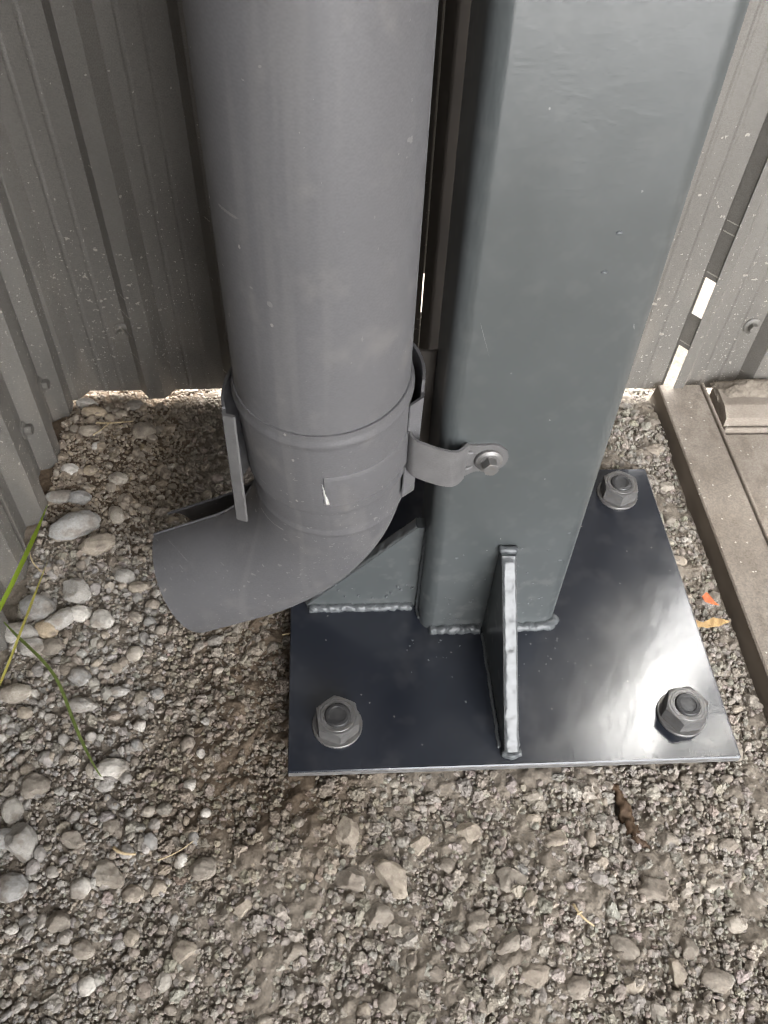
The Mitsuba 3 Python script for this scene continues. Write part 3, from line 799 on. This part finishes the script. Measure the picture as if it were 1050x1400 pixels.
# the spout's sheet stands open along its top, from the bend to the rim
K0 = 82
ww = (W0 + np.pi) % (2 * np.pi) - np.pi
lim_a = np.where(np.arange(len(P)) < K0, -9, -0.45 + 0.30 * np.clip((np.arange(len(P)) - K0) / 16.0, 0, 1) ** 0.6)
lim_b = np.where(np.arange(len(P)) < K0, 9, -0.45 - 0.36 * np.clip((np.arange(len(P)) - K0) / 16.0, 0, 1) ** 0.6)
hole = (ww[None] < lim_a[:, None]) & (ww[None] > lim_b[:, None])


def shell(Gs, flip):
    n, m = Gs.shape[:2]
    idx = np.arange(n * m).reshape(n, m)
    a = np.concatenate([idx, idx[:, :1]], 1)
    q = np.stack([a[:-1, :-1], a[1:, :-1], a[1:, 1:], a[:-1, 1:]], -1)
    keep = ~(hole[:-1] & hole[1:])
    q = q[keep]
    f = np.vstack([q[:, [0, 1, 2]], q[:, [0, 2, 3]]])
    return trimesh.Trimesh(Gs.reshape(-1, 3), f[:, ::-1] if flip else f, process=False)


NK = len(P)
tt_, jj = np.arange(NW), (np.arange(NW) + 1) % NW
rims = []
for k in (0, NK - 1):
    R4 = np.concatenate([Go_[k], Gi_[k]])
    ok = ~hole[k]
    q = np.stack([tt_[ok], jj[ok], jj[ok] + NW, tt_[ok] + NW], 1)
    rims.append(trimesh.Trimesh(R4, np.vstack([q[:, :3], q[:, [0, 2, 3]]]), process=False))
el = put('elbow', cat_(shell(Go_, False), shell(Gi_, True), *rims), 'm_pipe', parent=dp, smooth=40)
for lim in (lim_a, lim_b):
    edge = np.array([P[k] + (RAD[k] - 0.0003) * (math.cos(lim[k]) * TOP[k] + math.sin(lim[k]) * SIDE_[k]) for k in range(K0, NK)])
    put('rolled_edge', sweep(edge, 0.0010, 10, caps=True), 'm_pipe', parent=el, smooth=True)
# a lapped piece of sheet round the collar
a0, a1 = math.radians(-92), math.radians(25)
aa = np.linspace(a0, a1, 50)


def on_collar(r, w, s_):
    return np.stack([r * np.cos(w), r * np.sin(w), -s_ + 0 * w], -1) @ EM.T + [PX, PY, ZC]


slo = 0.0575 - 0.004 * (aa - a0) / (a1 - a0)
put('lap', grid_mesh(np.stack([on_collar(0.0470, aa, slo), on_collar(0.0487, aa, slo), on_collar(0.0487, aa, slo - 0.003), on_collar(0.0484, aa, 0.036 + 0 * aa), on_collar(0.0470, aa, 0.033 + 0 * aa)])), 'm_pipe', parent=el, smooth=30)
ab = np.array([a0 - 0.028, a0 - 0.018, a0 + 0.045, a0 + 0.006])
tri = np.vstack([on_collar(r, np.array([w]), np.array([s_])) for r, w, s_ in zip((0.0476, 0.0480, 0.0492, 0.0498), ab, (0.0375, 0.0570, 0.0545, 0.0530))])
put('bare_corner', trimesh.convex.convex_hull(tri), 'm_bare', parent=el, label='bare bright metal corner of the lapped sheet')
tag(dp, 'matt grey round downpipe ending in an elbow spout just above the gravel', 'downpipe')

# ------------------------------------------------------------------ pipe clamp
pc = 'pipe_clamp'


def tilt(m, k=0.16):
    m = m.copy()
    m.vertices[:, 2] += k * (m.vertices[:, 0] - PX)
    return m


def arcpts(r, d0, d1, n=60):
    a = np.radians(np.linspace(d0, d1, n))
    return [(PX + r * math.cos(t), PY + r * math.sin(t)) for t in a]


band = LineString(arcpts(0.0532, -10, 192)).buffer(0.0008, cap_style='flat')
bd = put('band', tilt(extr(band, 0.140, 0.225)), 'm_pipe', parent=pc, smooth=30)
lipline = LineString([arcpts(0.0532, 192, 193, 2)[0], (PX - 0.0518, PY - 0.0150), (PX - 0.0466, PY - 0.0175)]).buffer(0.0010, cap_style='round')
put('lip', tilt(extr(lipline, 0.1370, 0.2235)), 'm_strap', parent=bd, smooth=30)
lipline = LineString([arcpts(0.0532, -10, -11, 2)[0], (PX + 0.0520, PY - 0.0130), (PX + 0.0462, PY - 0.0150)]).buffer(0.0009, cap_style='round')
lp = extr(lipline, 0.1450, 0.2190)
lp.vertices[:, 2] += 0.55 * (lp.vertices[:, 0] - PX - 0.047) + 0.003
put('lip', lp, 'm_pipe', parent=bd, smooth=30)
SX, SZ = -0.0309, 0.1785
path = [(-0.0775, 0.1080), (-0.0765, 0.1010), (-0.0720, 0.0985), (-0.0600, 0.0965), (-0.0520, 0.0970), (-0.0475, 0.1010), (-0.0440, 0.1060)]
cs = LineString(path)
for _ in range(3):
    q = np.array(cs.coords)
    nq = [q[0]]
    for a, b in zip(q[:-1], q[1:]):
        nq += [a * .75 + b * .25, a * .25 + b * .75]
    cs = LineString(nq + [q[-1]])
strap = extr(cs.buffer(0.0008, cap_style='flat'), SZ - 0.0145, SZ + 0.0140)
strap.vertices[:, 2] -= 0.32 * (strap.vertices[:, 0] + 0.046)
put('strap', strap, 'm_strap', parent=pc, smooth=30)
yf = CY0 + LY * SZ - 0.0002
tabp = unary_union([sbox(-0.0475, SZ - 0.0100, SX, SZ + 0.0115), Point(SX, SZ + 0.0006).buffer(0.0112, quad_segs=16), Polygon([(-0.049, SZ - 0.0145), (-0.044, SZ - 0.0145), (-0.036, SZ - 0.0085), (-0.049, SZ)])]).buffer(-0.001).buffer(0.001)
tab = trimesh.creation.extrude_polygon(tabp, 0.0017, engine='earcut')
tab.apply_transform(trimesh.transformations.rotation_matrix(math.pi / 2, [1, 0, 0]))
tab.apply_translation([0, yf, 0])
put('tab', tab, 'm_strap', parent=pc)
for dz in (0.0062, -0.0070):
    rib = sweep([(-0.0465, yf - 0.0018, SZ + dz), (-0.0425, yf - 0.0022, SZ + dz), (-0.0390, yf - 0.0014, SZ + dz * 0.8)], [0.0005, 0.0012, 0.0004], 10, caps=True)
    put('rib', rib, 'm_strap', parent=pc, smooth=True)
ms = face_to((0.05, -1, 0.05), (SX, yf - 0.0017, SZ), 0.3)
s_ = put('screw', hexprism(0.0080, 0.0030, 0.0088, 1), 'm_zinc', parent=pc, m=ms)
put('washer', lathe([(0, 0), (0.0080, 0.0), (0.0082, 0.0006), (0.0078, 0.0018), (0.0060, 0.0026), (0.0058, 0.0030), (0.0, 0.0030)], 40), 'm_zinc', parent=s_, m=ms, smooth=40)
put('rear_arm', extr(LineString([(-0.0720, 0.150), (-0.0640, 0.1485), (-0.0575, 0.1500)]).buffer(0.0010), 0.135, 0.222), 'm_post', parent=pc)
tag(pc, 'grey sheet metal pipe clamp with a strap screwed to the column face', 'clamp')

# ------------------------------------------------------------------ things on the ground at the right
be = 'steel_beam'
bp = LineString([(0.1875, -0.030), (0.1885, 0.0), (0.1900, 0.0015)])
put('top_face', cbox(0.1895, 0.2300, -1.2, 0.3655, -0.0230, 0.0000, 0.0012), 'm_dusty', parent=be)
sd = Polygon([(0.1862, -0.024), (0.1893, -0.024), (0.1893, -0.0016)])
sdm = trimesh.creation.extrude_polygon(sd, 1.5655, engine='earcut')
sdm.apply_transform(trimesh.transformations.rotation_matrix(math.pi / 2, [1, 0, 0]))
put('side_flange', shift(sdm, 0, 0.3655, 0), 'm_dusty_side', parent=be)
put('raised_rim', cbox(0.2303, 0.2330, -1.2, 0.3655, -0.0225, 0.0022, 0.0007), 'm_dusty', parent=be)
tag(be, 'dust covered straight steel beam lying on the gravel with a raised rim', 'beam')
put('dusty_board', cbox(0.2385, 0.75, -1.2, 0.3100, -0.0220, -0.0100, 0.0015), 'm_dusty', label='smooth dusty board lying right of the beam, in front of the crossbar', cat='board')
cb = 'crossbar'
rb_ = Polygon([(0.3150, -0.0190), (0.3590, -0.0190), (0.3590, 0.0020), (0.3500, 0.0075), (0.3300, 0.0070), (0.3180, 0.0015)]).buffer(-0.002).buffer(0.002)
bm = trimesh.creation.extrude_polygon(rb_, 0.6, engine='earcut')
bm.apply_transform(np.array([[0, 0, 1, 0], [1, 0, 0, 0], [0, 1, 0, 0], [0, 0, 0, 1.0]]))
put('bar', shift(bm, 0.2400), 'm_dusty', parent=cb, smooth=35)
put('lower_lip', cbox(0.2400, 0.84, 0.3118, 0.3146, -0.0130, -0.0060, 0.0006), 'm_dusty', parent=cb)
tag(cb, 'short dusty crossbar butting the beam at the foot of the fence', 'bar')
# soil heaped on the crossbar under the fence
n1, n2 = 90, 40
uu, vv = np.meshgrid(np.linspace(0, 1, n1), np.linspace(0, 1, n2), indexing='ij')
HX, HY = 0.238 + 0.075 * uu, 0.338 + 0.026 * vv
hh = 0.004 + 0.011 * np.sin(np.pi * uu) ** 0.7 * np.sin(np.pi * vv) ** 0.7 + 0.006 * (meshkit.fbm(np.stack([HX, HY, HX * 0], -1) * 130, 3, 8) - 0.5)
put('soil_heap', grid_mesh(np.stack([HX, HY, hh], -1)), 'm_soil', smooth=True, kind='structure')

# ------------------------------------------------------------------ small things
def blade(pts, width, bsdf, name, label, cat, fold=0.25, **kw):
    P = np.array(pts, float)
    t = np.linspace(0, 1, len(P))
    tt = np.linspace(0, 1, 40)
    from scipy.interpolate import CubicSpline
    Q = CubicSpline(t, P)(tt)
    d = np.gradient(Q, axis=0); d /= np.linalg.norm(d, axis=1, keepdims=True)
    s = np.cross(d, [0, 0, 1.0]); s /= np.linalg.norm(s, axis=1, keepdims=True)
    up = np.cross(s, d)
    wd = width / 2 * np.minimum(1, np.minimum(tt * 6 + 0.35, (1 - tt) * 3.2 + 0.03))[:, None]
    G = np.stack([Q - s * wd + up * wd * fold, Q, Q + s * wd + up * wd * fold], 1)
    return put(name, grid_mesh(G), bsdf, smooth=True, label=label, cat=cat, **kw)


def P3(u, v, z):
    x, y = px(u, v, z)
    return (x, y, z)


blade([P3(-60, 925, 0.010), P3(-10, 850, 0.022), P3(28, 775, 0.022), P3(50, 727, 0.013), P3(65, 690, 0.002)][::1], 0.0036, 'm_grass', 'grass_blade', 'bright green grass blade at the foot of the left fence, widest of the blades', 'grass blade')
blade([P3(-30, 985, 0.004), P3(0, 935, 0.012), P3(28, 865, 0.015), P3(48, 812, 0.010), P3(66, 765, 0.002)], 0.0018, 'm_grass_yellow', 'grass_blade', 'thin yellow green stalk crossing the pebbles below the bright green blade', 'grass blade')
blade([P3(5, 850, 0.004), P3(45, 890, 0.008), P3(78, 930, 0.008), P3(100, 985, 0.005), P3(125, 1040, 0.002), P3(140, 1062, -0.004)], 0.0021, 'm_grass_dark', 'grass_blade', 'dull green blade lying over the pebbles at lower left', 'grass blade')


def straw(u0, v0, u1, v1, label, r=0.0006, name='dry_straw', lift=0.002, bend=0.002, mat='m_straw'):
    a, b = np.array(P3(u0, v0, -0.008)), np.array(P3(u1, v1, -0.008))
    t = np.linspace(0, 1, 14)[:, None]
    Q = a + (b - a) * t
    perp = np.cross(b - a, [0, 0, 1.0]); perp /= np.linalg.norm(perp)
    Q += perp * bend * np.sin(np.pi * t) 
    Q[:, 2] = np.maximum(gh(Q[:, 0], Q[:, 1]) + 0.0065, Q[:, 2].min()) + lift * np.sin(np.pi * t[:, 0])
    return put(name, sweep(Q, r * np.linspace(1, 0.6, 14), 8, caps=True), mat, smooth=True, label=label, cat='straw')


straw(133, 582, 183, 580, 'longer dry straw among the pebbles near the back fence')
straw(128, 598, 152, 580, 'shorter dry straw crossing the longer one near the back fence', r=0.0005)
straw(40, 755, 60, 785, 'dry brown stem beside the yellow green stalk', r=0.0007)
straw(216, 1176, 264, 1150, 'thin straw lying left of the plate in the lower gravel', r=0.00045)
straw(156, 1160, 186, 1168, 'short thick straw right of the pale pebbles at lower left', r=0.0011)
st = straw(783, 1237, 812, 1266, 'pale bent straw on the gravel in front of the plate', r=0.0009)
put('side_twig', sweep([P3(789, 1250, 0.001), P3(796, 1246, 0.002)], 0.0006, 8, caps=True), 'm_straw', parent=st, smooth=True)
straw(386, 868, 416, 858, 'straw poking out under the spout beside the plate', r=0.0005)


def flat_leaf(pts, z0, curl, mat, name, label, cat):
    poly = Polygon(pts)
    m = trimesh.creation.extrude_polygon(poly, 0.0004, engine='earcut')
    m = m.subdivide_to_size(0.0015)
    v = np.array(m.vertices)
    c = v[:, :2].mean(0)
    v[:, 2] += z0 + curl * ((v[:, 0] - c[0]) ** 2) / 0.0001 * 0.1 + 0.0012 * meshkit.noise(v * 300, 3)
    m.vertices = v
    return put(name, m, mat, smooth=False, label=label, cat=cat)


lf = [px(u, v, -0.004) for u, v in ((950, 845), (962, 850), (975, 843), (1000, 848), (984, 855), (968, 857), (952, 856))]
flat_leaf(lf, -0.006, 0.002, 'm_leaf', 'dry_leaf', 'curled tan dry leaf at the right edge of the plate', 'leaf')
pt = [px(u, v, -0.004) for u, v in ((960, 815), (966, 809), (972, 815), (977, 822), (984, 827), (974, 826), (964, 822))]
flat_leaf(pt, -0.005, 0.003, 'm_petal', 'orange_petal', 'small bright orange scrap on the gravel beside the plate', 'petal')
rt = np.array([P3(838, 1072, -0.024), P3(850, 1095, -0.024), P3(858, 1120, -0.0225), P3(872, 1150, -0.019), P3(886, 1163, -0.021)])
rtm = sweep(np.array([np.array([np.interp(s, np.linspace(0, 1, 5), rt[:, k]) for k in range(3)]) for s in np.linspace(0, 1, 30)]), 0.0040 * (0.6 + 0.5 * np.sin(np.linspace(0.3, 2.8, 30))), 16, caps=True)
vv_ = np.array(rtm.vertices)
rtm.vertices = vv_ + rtm.vertex_normals * ((meshkit.fbm(vv_ * 330, 3, 2) - 0.5) * 0.008)[:, None]
put('root_piece', rtm, 'm_bark', smooth=True, label='dark brown rotten root piece sunk in the gravel in front of the plate', cat='root')
